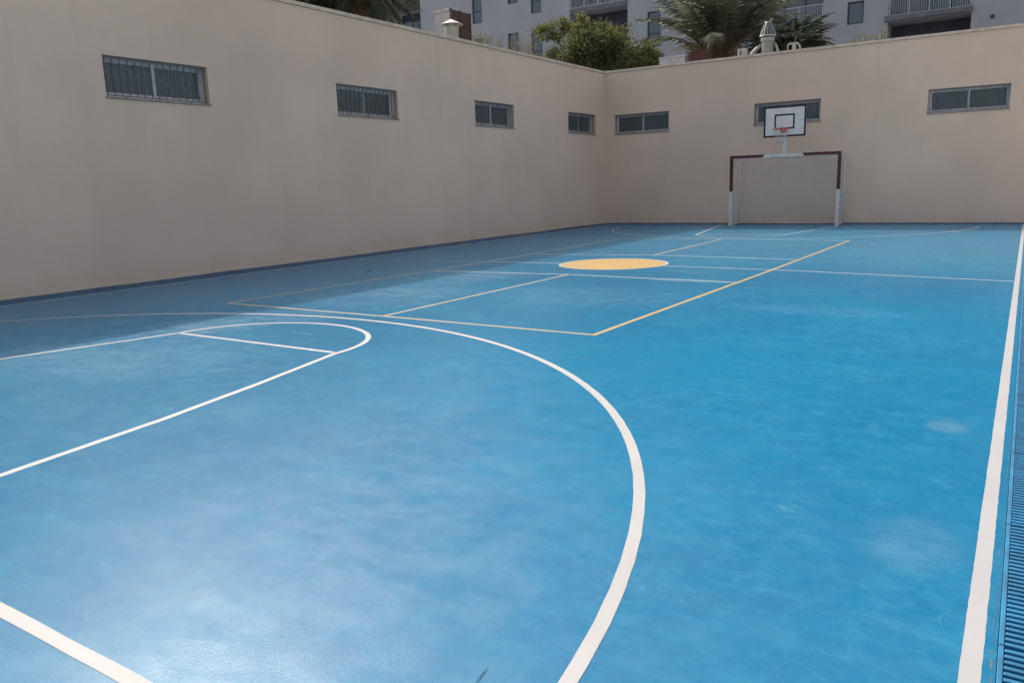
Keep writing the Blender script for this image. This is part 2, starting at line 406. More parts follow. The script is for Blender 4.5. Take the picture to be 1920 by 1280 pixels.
# ------------------------------------------------------------------ drain grating panels
def grate_panel():
    mb = MB(); L = .998; x0, x1 = 0, .335
    mb.box(x0, x0+.016, 0, L, -.03, 0); mb.box(x1-.016, x1, 0, L, -.03, 0)
    y = .004; pitch = .0332
    while y < L-.02:
        mb.box(x0+.017, x1-.017, y, y+.0185, -.025, -.0015); y += pitch
    return mb
gp = grate_panel().build('drain_grate', M['grate'], bevel=.003)
names = {-24:'nearest blue slatted drain grate panel at the bottom right corner', -23:'blue drain grate panel beside the crack, second from the bottom corner'}
NG = 26
for i in range(NG):
    o = gp if i == 0 else gp.copy()
    if i: COL.objects.link(o)
    yy = -25.55 + i*1.003
    o.location = (EDGE+.002, yy, .001)
    tag(o, 'blue slatted drain grate panel in the row outside the right sideline', 'drain grate', 'drain grate panels along the right sideline')

# ------------------------------------------------------------------ walls with openings
def holed(mb, u0, u1, v0, v1, holes, to3, depth):
    """front sheet with rectangular holes and reveals; to3(u,v,d) gives the point d metres behind the face"""
    us = sorted({u0, u1, *[h[0] for h in holes], *[h[1] for h in holes]})
    vs = sorted({v0, v1, *[h[2] for h in holes], *[h[3] for h in holes]})
    for a, b in zip(us, us[1:]):
        for c, d in zip(vs, vs[1:]):
            mu, mv = (a+b)/2, (c+d)/2
            if any(h[0] < mu < h[1] and h[2] < mv < h[3] for h in holes): continue
            mb.poly([to3(a,c,0), to3(b,c,0), to3(b,d,0), to3(a,d,0)])
    for h in holes:
        a, b, c, d = h[:4]; dp = h[4] if len(h) > 4 else depth
        for p, q in (((a,c),(b,c)), ((b,c),(b,d)), ((b,d),(a,d)), ((a,d),(a,c))):
            mb.poly([to3(*p,0), to3(*q,0), to3(*q,dp), to3(*p,dp)])

H = 5.085
def hole_list(spans): return [(a, b, 3.005, 3.635) for a, b in spans]
LEFT_W = [(-17.71,-15.80), (-12.65,-10.71), (-7.645,-5.745), (-2.58,-.68)]
FAR_W = [(.375,2.315), (5.07,7.02), (9.82,11.745)]
to_left = lambda u, v, d: (-d, u, v)
to_far = lambda u, v, d: (u, d, v)

left = thing('beige_building', (-3,-20,0), 'long beige building left of the court with four high barred windows', 'building')
far = thing('beige_building', (15,2.5,0), 'beige rendered building across the far end of the court, behind the goal', 'building')
def wall_panel(parent, to3, u0, u1, holes):
    mb = MB(); holed(mb, u0, u1, -.19, H-.075, holes, to3, .21)
    return local(mb.build('wall', M['wall'], recalc=False), parent)
def fix_normals(o, outward):
    for p in o.data.polygons:
        if abs(p.normal.dot(outward)) > .9 and p.normal.dot(outward) < 0: p.flip()
JL, JF = -9.12, 8.51        # expansion joints
for a, b in ((-45, JL-.004), (JL+.004, -.0)):
    fix_normals(wall_panel(left, to_left, a, b, [h for h in hole_list(LEFT_W) if a < h[0] < b]), Vector((1,0,0)))
for a, b in ((.0, JF-.004), (JF+.004, 40)):
    fix_normals(wall_panel(far, to_far, a, b, [h for h in hole_list(FAR_W) if a < h[0] < b]), Vector((0,-1,0)))
jm = simple('joint_filler', (.56,.43,.34), .9)
mb = MB(); mb.box(-.03,-.0025, JL-.02, JL+.02, -.19, H-.08); local(mb.build('expansion_joint', jm), left)
mb = MB(); mb.box(JF-.02, JF+.02, .0025, .03, -.19, H-.08); local(mb.build('expansion_joint', jm), far)
# back, side and roof of the two wings
mb = MB()
mb.poly([(-8,-45,-.19),(-8,5,-.19),(-8,5,H-.08),(-8,-45,H-.08)]); mb.poly([(-8,-45,-.19),(0,-45,-.19),(0,-45,H-.08),(-8,-45,H-.08)])
mb.poly([(-8,5,-.19),(-.02,5,-.19),(-.02,5,H-.08),(-8,5,H-.08)])
local(mb.build('rear_wall', M['wall']), left)
mb = MB(); mb.box(-7.99,-.31,-44.99,4.99,4.45,4.6); local(mb.build('roof', M['ground']), left)
mb = MB()
mb.poly([(.0,5,-.19),(40,5,-.19),(40,5,H-.08),(.0,5,H-.08)]); mb.poly([(40,0,-.19),(40,5,-.19),(40,5,H-.08),(40,0,H-.08)])
local(mb.build('rear_wall', M['wall']), far)
mb = MB(); mb.box(.01,39.99,.31,4.99,4.45,4.6); local(mb.build('roof', M['ground']), far)
# copings: ring of slabs with joints
def coping(parent, axis, a, b):
    mb = MB(); t = a; n = 0
    while t < b-.01:
        e = min(b, t+2.0)
        dz = random.uniform(-.003,.003)
        if axis == 'y': mb.box(-.32, .035, t+.003, e-.003, H-.07+dz, H+dz); mb.box(-.30,-.0, t+.0, e-.0, H-.078, H-.0705-.004)
        else: mb.box(t+.003, e-.003, -.035, .32, H-.07+dz, H+dz); mb.box(t, e, .0, .30, H-.078, H-.0705-.004)
        t = e
    o = local(mb.build('coping', M['coping'], bevel=.008), parent); return o
coping(left, 'y', -45, -.036); coping(far, 'x', -.30, 40)
mb = MB(); mb.box(-.30,-.008,-45,.0,4.6,H-.079); local(mb.build('parapet', M['wall']), left)
mb = MB(); mb.box(.02,39.98,.04,.30,4.6,H-.079); local(mb.build('parapet', M['wall']), far)

def window(parent, to3, a, b, c, d, bars=True, curtain=(), split=.5, ajar=0):
    """sliding aluminium window set in a reveal behind a grille; a..b along the wall, c..d in height"""
    def bx(mb, u0, u1, v0, v1, d0, d1):
        p = to3(u0, v0, d0); q = to3(u1, v1, d1)
        mb.box(min(p[0],q[0]), max(p[0],q[0]), min(p[1],q[1]), max(p[1],q[1]), min(p[2],q[2]), max(p[2],q[2]))
    e = .003; m = a + (b-a)*split; f = .036
    mb = MB()
    bx(mb, a+e, b-e, c+e, c+f, .155, .205); bx(mb, a+e, b-e, d-f, d-e, .155, .205)
    bx(mb, a+e, a+f, c+f, d-f, .155, .205); bx(mb, b-f, b-e, c+f, d-f, .155, .205)
    w = mb.build('window', M['frame'], bevel=.004); local(w, parent)
    # two sashes
    for s, (u0, u1, dd) in enumerate(((a+f, m+.03, .162), (m-.03, b-f, .182))):
        mb = MB(); t = .05
        bx(mb, u0, u1, c+f, c+f+t, dd, dd+.018); bx(mb, u0, u1, d-f-t, d-f, dd, dd+.018)
        bx(mb, u0, u0+t, c+f+t, d-f-t, dd, dd+.018); bx(mb, u1-t, u1, c+f+t, d-f-t, dd, dd+.018)
        o = mb.build('sash', M['frame'], w)
        mb = MB(); bx(mb, u0+t-.002, u1-t+.002, c+f+t-.002, d-f-t+.002, dd+.006, dd+.010)
        mb.build('pane', M['glass'], w)
    # the room behind
    mb = MB(); p = lambda u, v, q: to3(u, v, q)
    u0, u1, v0, v1, n0, n1 = a-.3, b+.3, c-.3, d+.3, .213, .9
    mb.poly([p(u0,v0,n1), p(u1,v0,n1), p(u1,v1,n1), p(u0,v1,n1)])
    for (x, y, z, t) in ((u0,v0,u1,v0),(u1,v0,u1,v1),(u1,v1,u0,v1),(u0,v1,u0,v0)):
        mb.poly([p(x,y,n0), p(z,t,n0), p(z,t,n1), p(x,y,n1)])
    mb.build('interior', M['room'], w)
    for (u, wd) in curtain:
        mb = MB(); uu = a + (b-a)*u; k = max(2, int(wd*(b-a)/.09))
        for i in range(k):
            x0 = uu + i*.09
            bx(mb, x0, x0+.075, c+.05, d-.04, .222+.012*(i % 2), .226+.012*(i % 2))
        mb.build('blind', M['curtain'], w)
    mb = MB(); bx(mb, a-.02, b+.02, c-.028, c-.002, -.022, .155)
    mb.build('sill', M['sill'], w, bevel=.004)
    if bars:
        mb = MB(); n = 15
        for i in range(n):
            u = a + .05 + (b-a-.1)*i/(n-1)
            bx(mb, u-.005, u+.005, c+.034, d-.035, .030, .046)
        bx(mb, a+.012, b-.012, c+.022, c+.036, .028, .048); bx(mb, a+.012, b-.012, d-.036, d-.02, .028, .048)
        for u in (a+.35, (a+b)/2, b-.35):
            bx(mb, u-.01, u+.01, c+.003, c+.022, .030, .046)
        mb.build('grille', M['bars'], w)
    return w
for i, (a, b) in enumerate(LEFT_W):
    window(left, to_left, a, b, 3.005, 3.635, curtain=[] if i != 0 else [])
window(far, to_far, *FAR_W[0], 3.005, 3.635, curtain=[(.86,.08)])
window(far, to_far, *FAR_W[1], 3.005, 3.635, curtain=[(.03,.12)])
window(far, to_far, *FAR_W[2], 3.005, 3.635, curtain=[(.06,.38)])

# ------------------------------------------------------------------ goal
GX, GY = 6.246, -.935
goal = thing('futsal_goal', (GX, GY, 0), 'white goal with dark red banded posts and crossbar, standing against the far wall', 'goal')
PW = .042; x0, x1 = GX-1.54, GX+1.54
for x, s in ((x0, 1), (x1, -1)):
    mb = MB(); sl = .03
    mb.mat = 0; mb.box(x-PW, x+PW, GY-PW, GY+PW, .004, 1.03)
    mb.mat = 1
    n = len(mb.v)
    mb.v += [(x-PW,GY-PW,1.03),(x+PW,GY-PW,1.03),(x+PW,GY+PW,1.03),(x-PW,GY+PW,1.03),(x-PW,GY-PW,2.0),(x+PW,GY-PW,2.0),(x+PW,GY+PW,2.0),(x-PW,GY+PW,2.0)]
    for q in ((0,1,5,4),(1,2,6,5),(2,3,7,6),(3,0,4,7)): mb.f.append(tuple(n+i for i in q)); mb.m.append(1)
    # slanted paint edge
    mb.poly([(x-PW*s*1.03,GY-PW-.0012,1.03),(x+PW*s*1.03,GY-PW-.0012,1.03),(x-PW*s*1.03,GY-PW-.0012,1.0+.06)])
    o = mb.build('post', [M['goal_white'], M['goal_red']]); local(o, goal)
mb = MB(); a = GX-.575; b = GX+.55
def skew(mb, xa, xb, sa, sb):
    n = len(mb.v); y0, y1, z0, z1 = GY-PW, GY+PW, 2.002, 2.084
    mb.v += [(xa-sa,y0,z0),(xb-sb,y0,z0),(xb-sb,y1,z0),(xa-sa,y1,z0),(xa+sa,y0,z1),(xb+sb,y0,z1),(xb+sb,y1,z1),(xa+sa,y1,z1)]
    for q in ((0,3,2,1),(4,5,6,7),(0,1,5,4),(1,2,6,5),(2,3,7,6),(3,0,4,7)): mb.f.append(tuple(n+i for i in q)); mb.m.append(mb.mat)
mb.mat = 1; skew(mb, x0-PW, a, 0, .035); skew(mb, b, x1+PW, -.03, 0)
mb.mat = 0; skew(mb, a+.0005, b-.0005, .035, -.03)
local(mb.build('crossbar', [M['goal_white'], M['goal_red']]), goal)
mb = MB(); RY = -.10
for x in (x0, x1):
    mb.tube([(x,GY+PW+.002,2.02),(x,RY,2.02)], .016); mb.tube([(x,RY,.02),(x,RY,2.03)], .021); mb.tube([(x,GY+PW+.002,.03),(x,RY,.03)], .018)
mb.tube([(x0,RY,.03),(x1,RY,.03)], .018)
local(mb.build('rear_frame', M['goal_white'], smooth=True), goal)
mb = MB(); r = .0032
def cord(p, q, sag=0., n=6):
    pts = []
    for i in range(n+1):
        t = i/n; v = Vector(p).lerp(Vector(q), t); v.z -= sag*4*t*(1-t); pts.append(v)
    mb.tube(pts, r, 4, False)
for i in range(31):
    x = x0 + (x1-x0)*i/30; cord((x,RY-.03,.05),(x,RY-.03,2.0))
for i in range(20):
    z = .05+1.95*i/19; cord((x0,RY-.03,z),(x1,RY-.03,z),.02)
for x in (x0, x1):
    for i in range(1, 8): y = GY+.04+(RY-GY-.06)*i/8; cord((x,y,.05),(x,y,2.0))
    for i in range(20): z = .05+1.95*i/19; cord((x,GY+.04,z),(x,RY-.03,z))
for i in range(1, 30):
    x = x0+(x1-x0)*i/30; cord((x,GY+.05,2.0),(x,RY-.03,2.0),.015,4)
for i in range(1, 8):
    y = GY+.04+(RY-GY-.06)*i/8; cord((x0,y,2.0),(x1,y,2.0),.03)
local(mb.build('net', M['net'], recalc=False), goal)

# ------------------------------------------------------------------ basketball hoop above the crossbar
hoop = thing('basketball_hoop', (GX, GY, 2.09), 'white backboard with black borders and a red rim, on a short pole above the goal', 'basketball hoop')
BX0, BX1, BZ0, BZ1 = 5.655, 6.845, 2.56, 3.425; BY = -1.0
mb = MB(); mb.box(GX+.01-.045, GX+.01+.045, GY-.03, GY+.05, 2.087, 2.98); local(mb.build('pole', M['goal_white'], bevel=.01), hoop)
mb = MB(); mb.box(BX0, BX1, BY, BY+.03, BZ0, BZ1)
bd = local(mb.build('backboard', M['board'], bevel=.004), hoop)
def rect_frame(mb, a, b, c, d, t, y0, y1):
    mb.box(a, b, y0, y1, c, c+t); mb.box(a, b, y0, y1, d-t, d); mb.box(a, a+t, y0, y1, c+t, d-t); mb.box(b-t, b, y0, y1, c+t, d-t)
mb = MB(); rect_frame(mb, BX0-.002, BX1+.002, BZ0-.002, BZ1+.002, .052, BY-.004, BY-.0005); mb.build('border', M['black'], bd)
mb = MB(); rect_frame(mb, GX-.285, GX+.285, 2.775, 3.20, .045, BY-.004, BY-.0005); mb.build('target_square', M['black'], bd)
for z in (2.7, 3.2):
    mb = MB(); mb.box(GX-.3, GX+.3, BY+.032, BY+.06, z, z+.05); local(mb.build('bracket', M['goal_white']), hoop)
for s in (-1, 1):
    mb = MB(); mb.tube([(GX+.4*s,BY+.045,2.75),(GX+.055*s,GY+.0,2.62)], .014); local(mb.build('brace', M['goal_white']), hoop)
RZ = 2.765; RC = (GX-.0, BY-.36)
mb = MB(); mb.tube([(RC[0]+.225*math.cos(t), RC[1]+.225*math.sin(t), RZ) for t in [2*math.pi*i/32 for i in range(33)]], .0125, 8)
mb.box(GX-.10, GX+.10, BY-.012, BY-.0045, RZ-.09, RZ+.02)
for s in (-1, 1):
    mb.tube([(GX+.07*s,BY-.012,RZ-.005),(GX+.09*s,BY-.16,RZ-.005)], .011); mb.tube([(GX+.06*s,BY-.012,RZ-.075),(GX+.05*s,BY-.145,RZ-.01)], .009)
local(mb.build('rim', M['rim'], smooth=True), hoop)
mb = MB(); r = .004
prof = [(.222,0),(.19,-.10),(.155,-.20),(.125,-.30),(.115,-.40)]
for i in range(12):
    for s in (-1, 1):
        pts = []
        for j, (rr, z) in enumerate(prof):
            t = 2*math.pi*(i + s*j*.5)/12; pts.append((RC[0]+rr*math.cos(t), RC[1]+rr*math.sin(t), RZ-.012+z))
        mb.mat = 0; mb.tube(pts[:4], r*1.2, 5, False); mb.mat = 1 if i % 3 == 0 else 0; mb.tube(pts[3:], r, 5, False)
local(mb.build('hoop_net', [M['net'], M['pink_net']], recalc=False), hoop)

# ------------------------------------------------------------------ roof furniture
cw = thing('roof_vent', (-1.5,-6.48,4.6), 'pale metal cowl with a conical cap on the left building roof', 'roof vent')
mb = MB(); mb.lathe([(.175,4.603),(.18,5.58),(.195,5.585),(.195,5.61),(.185,5.615),(.205,5.78),(.20,5.79)], -1.5, -6.48); local(mb.build('pipe', M['cowl'], smooth=False), cw)
mb = MB(); mb.lathe([(.30,5.835),(.315,5.84),(.315,5.855),(.20,5.905),(.10,5.95),(.03,5.99),(.005,5.995)], -1.5, -6.48); local(mb.build('cap', M['cowl']), cw)
mb = MB()
for i in range(6):
    t = i*math.pi/3; mb.tube([(-1.5+.18*math.cos(t),-6.48+.18*math.sin(t),5.78),(-1.5+.22*math.cos(t),-6.48+.22*math.sin(t),5.845)], .012, 6)
mb.lathe([(.15,5.78),(.15,5.84)], -1.5, -6.48)
local(mb.build('throat', M['steel']), cw)

ck = thing('chimney', (-3.3,-3.98,4.6), 'square chimney with pale and brown slatted faces on the left building roof', 'chimney')
mb = MB(); mb.box(-3.62,-3.02,-4.49,-3.48,4.603,6.72); local(mb.build('shaft', M['pale_block']), ck)
mb = MB(); z = 4.62
while z < 6.78:
    mb.poly([(-3.012,-4.47,z),(-3.012,-3.46,z),(-2.975,-3.46,z+.055),(-2.975,-4.47,z+.055)]); mb.poly([(-2.975,-4.47,z+.055),(-2.975,-3.46,z+.055),(-3.012,-3.46,z+.062),(-3.012,-4.47,z+.062)]); z += .07
for y in (-4.485,-3.99,-3.47): mb.box(-3.015,-2.965,y-.02,y+.02,4.61,6.80)
local(mb.build('louvre', M['brown_louvre']), ck)
mb = MB(); mb.box(-3.66,-3.03,-4.53,-3.45,6.722,6.80); local(mb.build('cap', M['pale_block'], bevel=.01), ck)

fv = thing('roof_vent', (4.87,2,4.6), 'vent with a tapered dark hood and bent stay pipes on the far roof', 'roof vent')
mb = MB(); mb.lathe([(.185,4.603),(.185,5.70),(.20,5.705),(.20,5.72)], 4.87, 2); local(mb.build('pipe', simple('greenish_grey_metal', (.27,.30,.26), .5, .2, .15, 10)), fv)
mb = MB(); mb.lathe([(.205,5.722),(.215,5.735),(.215,5.83),(.19,5.86)], 4.87, 2); local(mb.build('collar', M['cowl'], smooth=False), fv)
mb = MB(); mb.lathe([(.245,5.862),(.25,5.90),(.215,6.02),(.16,6.16),(.11,6.26),(.09,6.29)], 4.87, 2, 28)
local(mb.build('hood', M['mesh_cap']), fv)
mb = MB()
for i in range(14):
    t = 2*math.pi*i/14; c, s = math.cos(t), math.sin(t)
    mb.tube([(4.87+c*q, 2+s*q, z) for q, z in ((.254,5.90),(.219,6.02),(.164,6.16),(.114,6.265))], .007, 5)
mb.lathe([(.255,5.865),(.26,5.87),(.26,5.895),(.255,5.90)], 4.87, 2)
mb.lathe([(.10,6.285),(.115,6.29),(.10,6.305)], 4.87, 2)
for s in (-1,1): mb.tube([(4.87+.06*s,2,6.30),(4.87+.12*s,2,6.40)], .006, 5)
local(mb.build('hood_ribs', M['steel']), fv)
mb = MB()
mb.tube([(4.67,2,5.62),(4.52,1.97,5.53),(4.40,1.95,5.40),(4.31,1.93,5.24),(4.22,1.9,4.61)], [.05,.055,.055,.05,.05], 10)
mb.tube([(5.07,2,5.66),(5.15,1.98,5.56),(5.21,1.96,5.40),(5.26,1.94,5.24),(5.30,1.9,4.61)], [.04,.045,.045,.04,.04], 10)
local(mb.build('stay_pipe', M['cowl'], smooth=True), fv)

bl = thing('roof_block', (4.36,1,4.6), 'small pale block with a slot, left of the hooded vent on the far roof', 'roof block')
mb = MB()
mb.box(4.215,4.30,.95,1.1,4.603,5.44); mb.box(4.345,4.50,.95,1.1,4.603,5.44); mb.box(4.302,4.343,.95,1.1,5.36,5.44); mb.box(4.302,4.343,1.06,1.1,4.603,5.355)
local(mb.build('block', M['pale_block'], bevel=.01), bl)
up = thing('roof_pipe', (5.9,1,4.6), 'pale upturned pipe bend right of the hooded vent on the far roof', 'roof pipe')
mb = MB()
mb.tube([(5.76,1,4.603),(5.76,1,5.36),(5.785,1,5.40),(5.83,1,5.415),(5.93,1,5.415)], .022, 8)
mb.box(5.90,6.0,.96,1.05,4.603,5.435); mb.tube([(6.0,1,5.43),(6.09,1,5.37),(6.13,1,5.29),(6.14,1,4.61)], .03, 8)
local(mb.build('pipe_bend', M['pale_block'], smooth=False), up)
wb = MB(); wb.box(.33,1.33,4.0,4.6,4.603,5.87); wb.box(.31,1.35,3.98,4.62,5.872,5.93)
tag(wb.build('roof_plinth', simple('grey_white_block', (.46,.44,.46), .85), bevel=.01), 'low pale plinth at the left end of the far roof, under palm fronds', 'plinth')
rb = MB()
for i in range(17):
    z = 4.603+i*.083
    off = .06 if i % 2 else 0
    x = 1.46-off
    while x < 2.22:
        a = max(1.46, x); b = min(2.22, x+.235)
        if b-a > .03: rb.box(a, b, 4.0, 4.3, z, z+.075)
        x += .245
rb.box(1.465,2.215,4.01,4.29,4.603,6.0)
tag(rb.build('brick_pier', M['brick']), 'low dark red brick pier at the foot of the large palm', 'brick pier')

# ------------------------------------------------------------------ apartment building behind
AY = 23.0
ap = thing('apartment_building', (-8,AY+6,-.19), 'pale grey apartment block with railed balconies rising behind the far wall', 'building')
to_ap = lambda u, v, d: (u, AY+d, v)
WIN = [(-21.48,-20.66,12.6,14.7), (-18.51,-17.70,13.5,14.7), (-16.67,-15.86,12.64,14.7), (-21.48,-20.66,9.55,11.6),
       (-18.56,-17.70,9.55,11.6), (-16.68,-15.82,9.45,11.6), (-8.30,-7.42,9.55,11.62), (3.33,4.15,9.38,10.53),
       (-8.30,-7.42,12.65,14.7), (3.33,4.15,12.4,13.6), (-12.6,-11.8,6.5,8.6), (-18.5,-17.7,6.5,8.6), (3.33,4.15,6.3,7.5)]
BAL = [(-13.72,-9.62,12.52,15.0), (-13.72,-9.62,9.5,12.28), (-1.78,2.07,9.53,12.2), (-1.78,2.07,6.45,9.2),
       (5.36,9.22,9.53,12.25), (5.36,9.22,6.45,9.24), (-1.78,2.07,12.55,15.2), (5.36,9.22,12.55,15.2)]
BD = 1.5
mb = MB(); holed(mb, -26.1, 16, -.19, 18.5, WIN + [(*h, BD) for h in BAL], to_ap, .18)
o = mb.build('wall', M['apart'], recalc=False); local(o, ap); fix_normals(o, Vector((0,-1,0)))
mb = MB(); mb.poly([(16,AY,-.19),(16,AY+12,-.19),(16,AY+12,18.5),(16,AY,18.5)]); mb.poly([(-26.1,AY,-.19),(-26.1,AY+3,-.19),(-26.1,AY+3,18.5),(-26.1,AY,18.5)])
mb.poly([(-45,AY+12,-.19),(16,AY+12,-.19),(16,AY+12,18.5),(-45,AY+12,18.5)]); mb.poly([(-45,AY+3,-.19),(-45,AY+12,-.19),(-45,AY+12,18.5),(-45,AY+3,18.5)])
local(mb.build('side_wall', M['apart']), ap)
mb = MB(); mb.box(-26.09,15.99,AY+.01,AY+11.99,18.2,18.48); mb.box(-44.99,-26.095,AY+3.01,AY+11.99,18.2,18.48); local(mb.build('roof', M['ground']), ap)
mb = MB(); mb.box(-44,-25,AY+3.7,AY+10,0,18.1); mb.box(-24.9,15,AY+2,AY+10,0,18.1); local(mb.build('core', M['room']), ap)
def ap_window(a, b, c, d, y=AY+.10, mull=True, gl='blue_glass'):
    mb = MB(); t = .07
    mb.box(a+.003, b-.003, y, y+.06, c+.003, c+t); mb.box(a+.003, b-.003, y, y+.06, d-t, d-.003)
    mb.box(a+.003, a+t, y, y+.06, c+t, d-t); mb.box(b-t, b-.003, y, y+.06, c+t, d-t)
    if mull:
        if b-a > 1.2: mb.box((a+b)/2-.04, (a+b)/2+.04, y, y+.06, c+t, d-t)
        elif d-c > 1.5: mb.box(a+t, b-t, y, y+.06, c+.75, c+.80)
    w = local(mb.build('window', M['dark_frame']), ap)
    mb = MB(); mb.box(a+t-.01, b-t+.01, y+.025, y+.035, c+t-.01, d-t+.01); mb.build('pane', M[gl], w)
    mb = MB(); mb.poly([(a+.0,y+.08,c),(b,y+.08,c),(b,y+.08,d),(a,y+.08,d)]); mb.build('blind', simple('dim_blind', (.08,.11,.15), .9), w)
    return w
for h in WIN: ap_window(*h)
def railing(x0, x1, z0, z1, y, posts):
    mb = MB()
    mb.box(x0, x1, y-.02, y+.02, z1-.04, z1); mb.box(x0, x1, y-.02, y+.02, z0, z0+.04)
    for p in posts: mb.box(p-.025, p+.025, y-.026, y+.026, z0-.02, z1+.004)
    x = x0+.11
    while x < x1:
        if all(abs(x-p) > .04 for p in posts): mb.box(x-.009, x+.009, y-.012, y+.012, z0+.04, z1-.04)
        x += .11
    return mb
for h in BAL:
    a, b, c, d = h
    up_ = c > 9.52
    mb = MB(); mb.poly([(a,AY+BD-.003,c),(b,AY+BD-.003,c),(b,AY+BD-.003,d),(a,AY+BD-.003,d)])
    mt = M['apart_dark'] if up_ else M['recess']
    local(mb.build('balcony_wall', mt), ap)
    if up_:
        da, db = {-13.72:(-12.9,-9.7), -1.78:(-.36,2.0), 5.36:(7.2,9.15)}[a]
        ap_window(da, db, c+.02, c+2.25, AY+BD-.14)
        n = {-13.72:5, -1.78:4, 5.36:5}[a]
        ps = [a+.05+(b-a-.1)*i/(n-1) for i in range(n)]
        local(railing(a+.02, b-.02, c+.02, c+1.14, AY-.02+.06, ps).build('railing', M['rail']), ap)
        mb = MB()
        if a > 5: mb.box(a-.14, b+.04, AY-.25, AY+BD-.01, c-.262, c-.008)
        else: mb.box(a+.003, b-.003, AY-.04, AY+BD-.01, c-.30 if a == -1.78 else c-.215, c-.008)
        local(mb.build('balcony_slab', M['slab'], bevel=.01), ap)
mb = MB(); mb.tube([(10.15,AY-.04,8.92),(10.15,AY+.05,8.92)], .1, 14); local(mb.build('wall_vent', M['dark_frame']), ap)
# set-back left part with its deep balcony
to_sb = lambda u, v, d: (u, AY+3+d, v)
SB = [(-30.35,-28.4,12.1,14.8), (-33.2,-32.0,12.6,14.2)]
mb = MB(); holed(mb, -45, -26.103, -.19, 18.5, SB, to_sb, .2)
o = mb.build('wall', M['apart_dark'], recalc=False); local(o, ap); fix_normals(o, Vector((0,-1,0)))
for h in SB: ap_window(*h, y=AY+3.1)
mb = MB(); mb.box(-36,-26.11,AY+.05,AY+2.99,15.0,15.3); local(mb.build('balcony_slab', M['slab']), ap)

# ------------------------------------------------------------------ plants
def leaf_mesh(name, cents, dirs, size, aspect, tones, mat, parent=None):
    """many small leaf blades, folded along the midrib; cents/dirs (n,3)"""
    n = len(cents); c = np.asarray(cents); d = np.asarray(dirs); d = d/np.linalg.norm(d, axis=1, keepdims=True)
    rnd = rng.normal(size=(n,3)); s = np.cross(d, rnd); s /= np.linalg.norm(s, axis=1, keepdims=True)
    L = (np.asarray(size)*rng.uniform(.7,1.3,n))[:,None]; W = L*aspect*.5
    up = np.cross(s, d)
    v = np.stack([c, c+d*L*.45+s*W+up*W*.3, c+d*L, c+d*L*.45-s*W+up*W*.3], 1).reshape(-1,3)
    me = bpy.data.meshes.new(name); me.vertices.add(4*n); me.vertices.foreach_set('co', v.ravel())
    me.loops.add(4*n); me.loops.foreach_set('vertex_index', np.arange(4*n, dtype=np.int32))
    me.polygons.add(n); me.polygons.foreach_set('loop_start', np.arange(0,4*n,4, dtype=np.int32)); me.polygons.foreach_set('loop_total', np.full(n,4,dtype=np.int32))
    at = me.attributes.new('tone', 'FLOAT', 'FACE'); at.data.foreach_set('value', np.clip(tones,0,1).astype(np.float32))
    me.update(); me.materials.append(mat)
    o = bpy.data.objects.new(name, me); COL.objects.link(o)
    if parent: local(o, parent)
    return o

def bush_tree(name, base, clumps, label, cat, mat, dens=1., size=.13, limbs=True, group=None, aspect=.45):
    """clumps: (x,y,z,rx,ry,rz,n,tone)"""
    t = thing(name, base, label, cat, group)
    mb = MB(); B = Vector(base)
    top = B + Vector((0,0,max(.5,(min(c[2]-c[5] for c in clumps)-B.z)*.9)))
    mb.tube([B, B.lerp(top,.5)+Vector((.06,.03,0)), top], [.16,.13,.10], 9)
    P = []; D = []; T = []
    for (x, y, z, rx, ry, rz, n, tone) in clumps:
        cv = Vector((x,y,z)); mid = top.lerp(cv,.5)+Vector((random.uniform(-.2,.2),random.uniform(-.2,.2),.15))
        mb.tube([top, mid, cv], [.075,.05,.02], 7)
        for _ in range(7):
            e = cv + Vector((random.gauss(0,.5)*rx, random.gauss(0,.5)*ry, random.gauss(.15,.5)*rz))
            mb.tube([cv.lerp(top,.15), cv.lerp(e,.5)+Vector((0,0,.05)), e], [.02,.013,.006], 5)
        # sub-clumps give gaps and an uneven outline
        k = max(5, int(n/70)); n = int(n*dens)
        sub = rng.normal(size=(k,3)); sub /= np.linalg.norm(sub,axis=1,keepdims=True); sub *= rng.uniform(.35,1.0,(k,1))
        st = rng.normal(0,.26,k)
        idx = rng.integers(0,k,n)
        off = rng.normal(0,.17,(n,3))
        q = sub[idx]+off
        P.append(np.array([x,y,z])+q*np.array([rx,ry,rz]))
        out = q + rng.normal(0,.6,(n,3)); D.append(out)
        T.append(tone+st[idx]+rng.normal(0,.15,n)+.10*q[:,2])
    local(mb.build('trunk', M['bark'], recalc=False), t)
    P = np.concatenate(P); D = np.concatenate(D); T = np.concatenate(T)
    leaf_mesh('crown', P, D, np.full(len(P), size), aspect, T, mat, t)
    return t

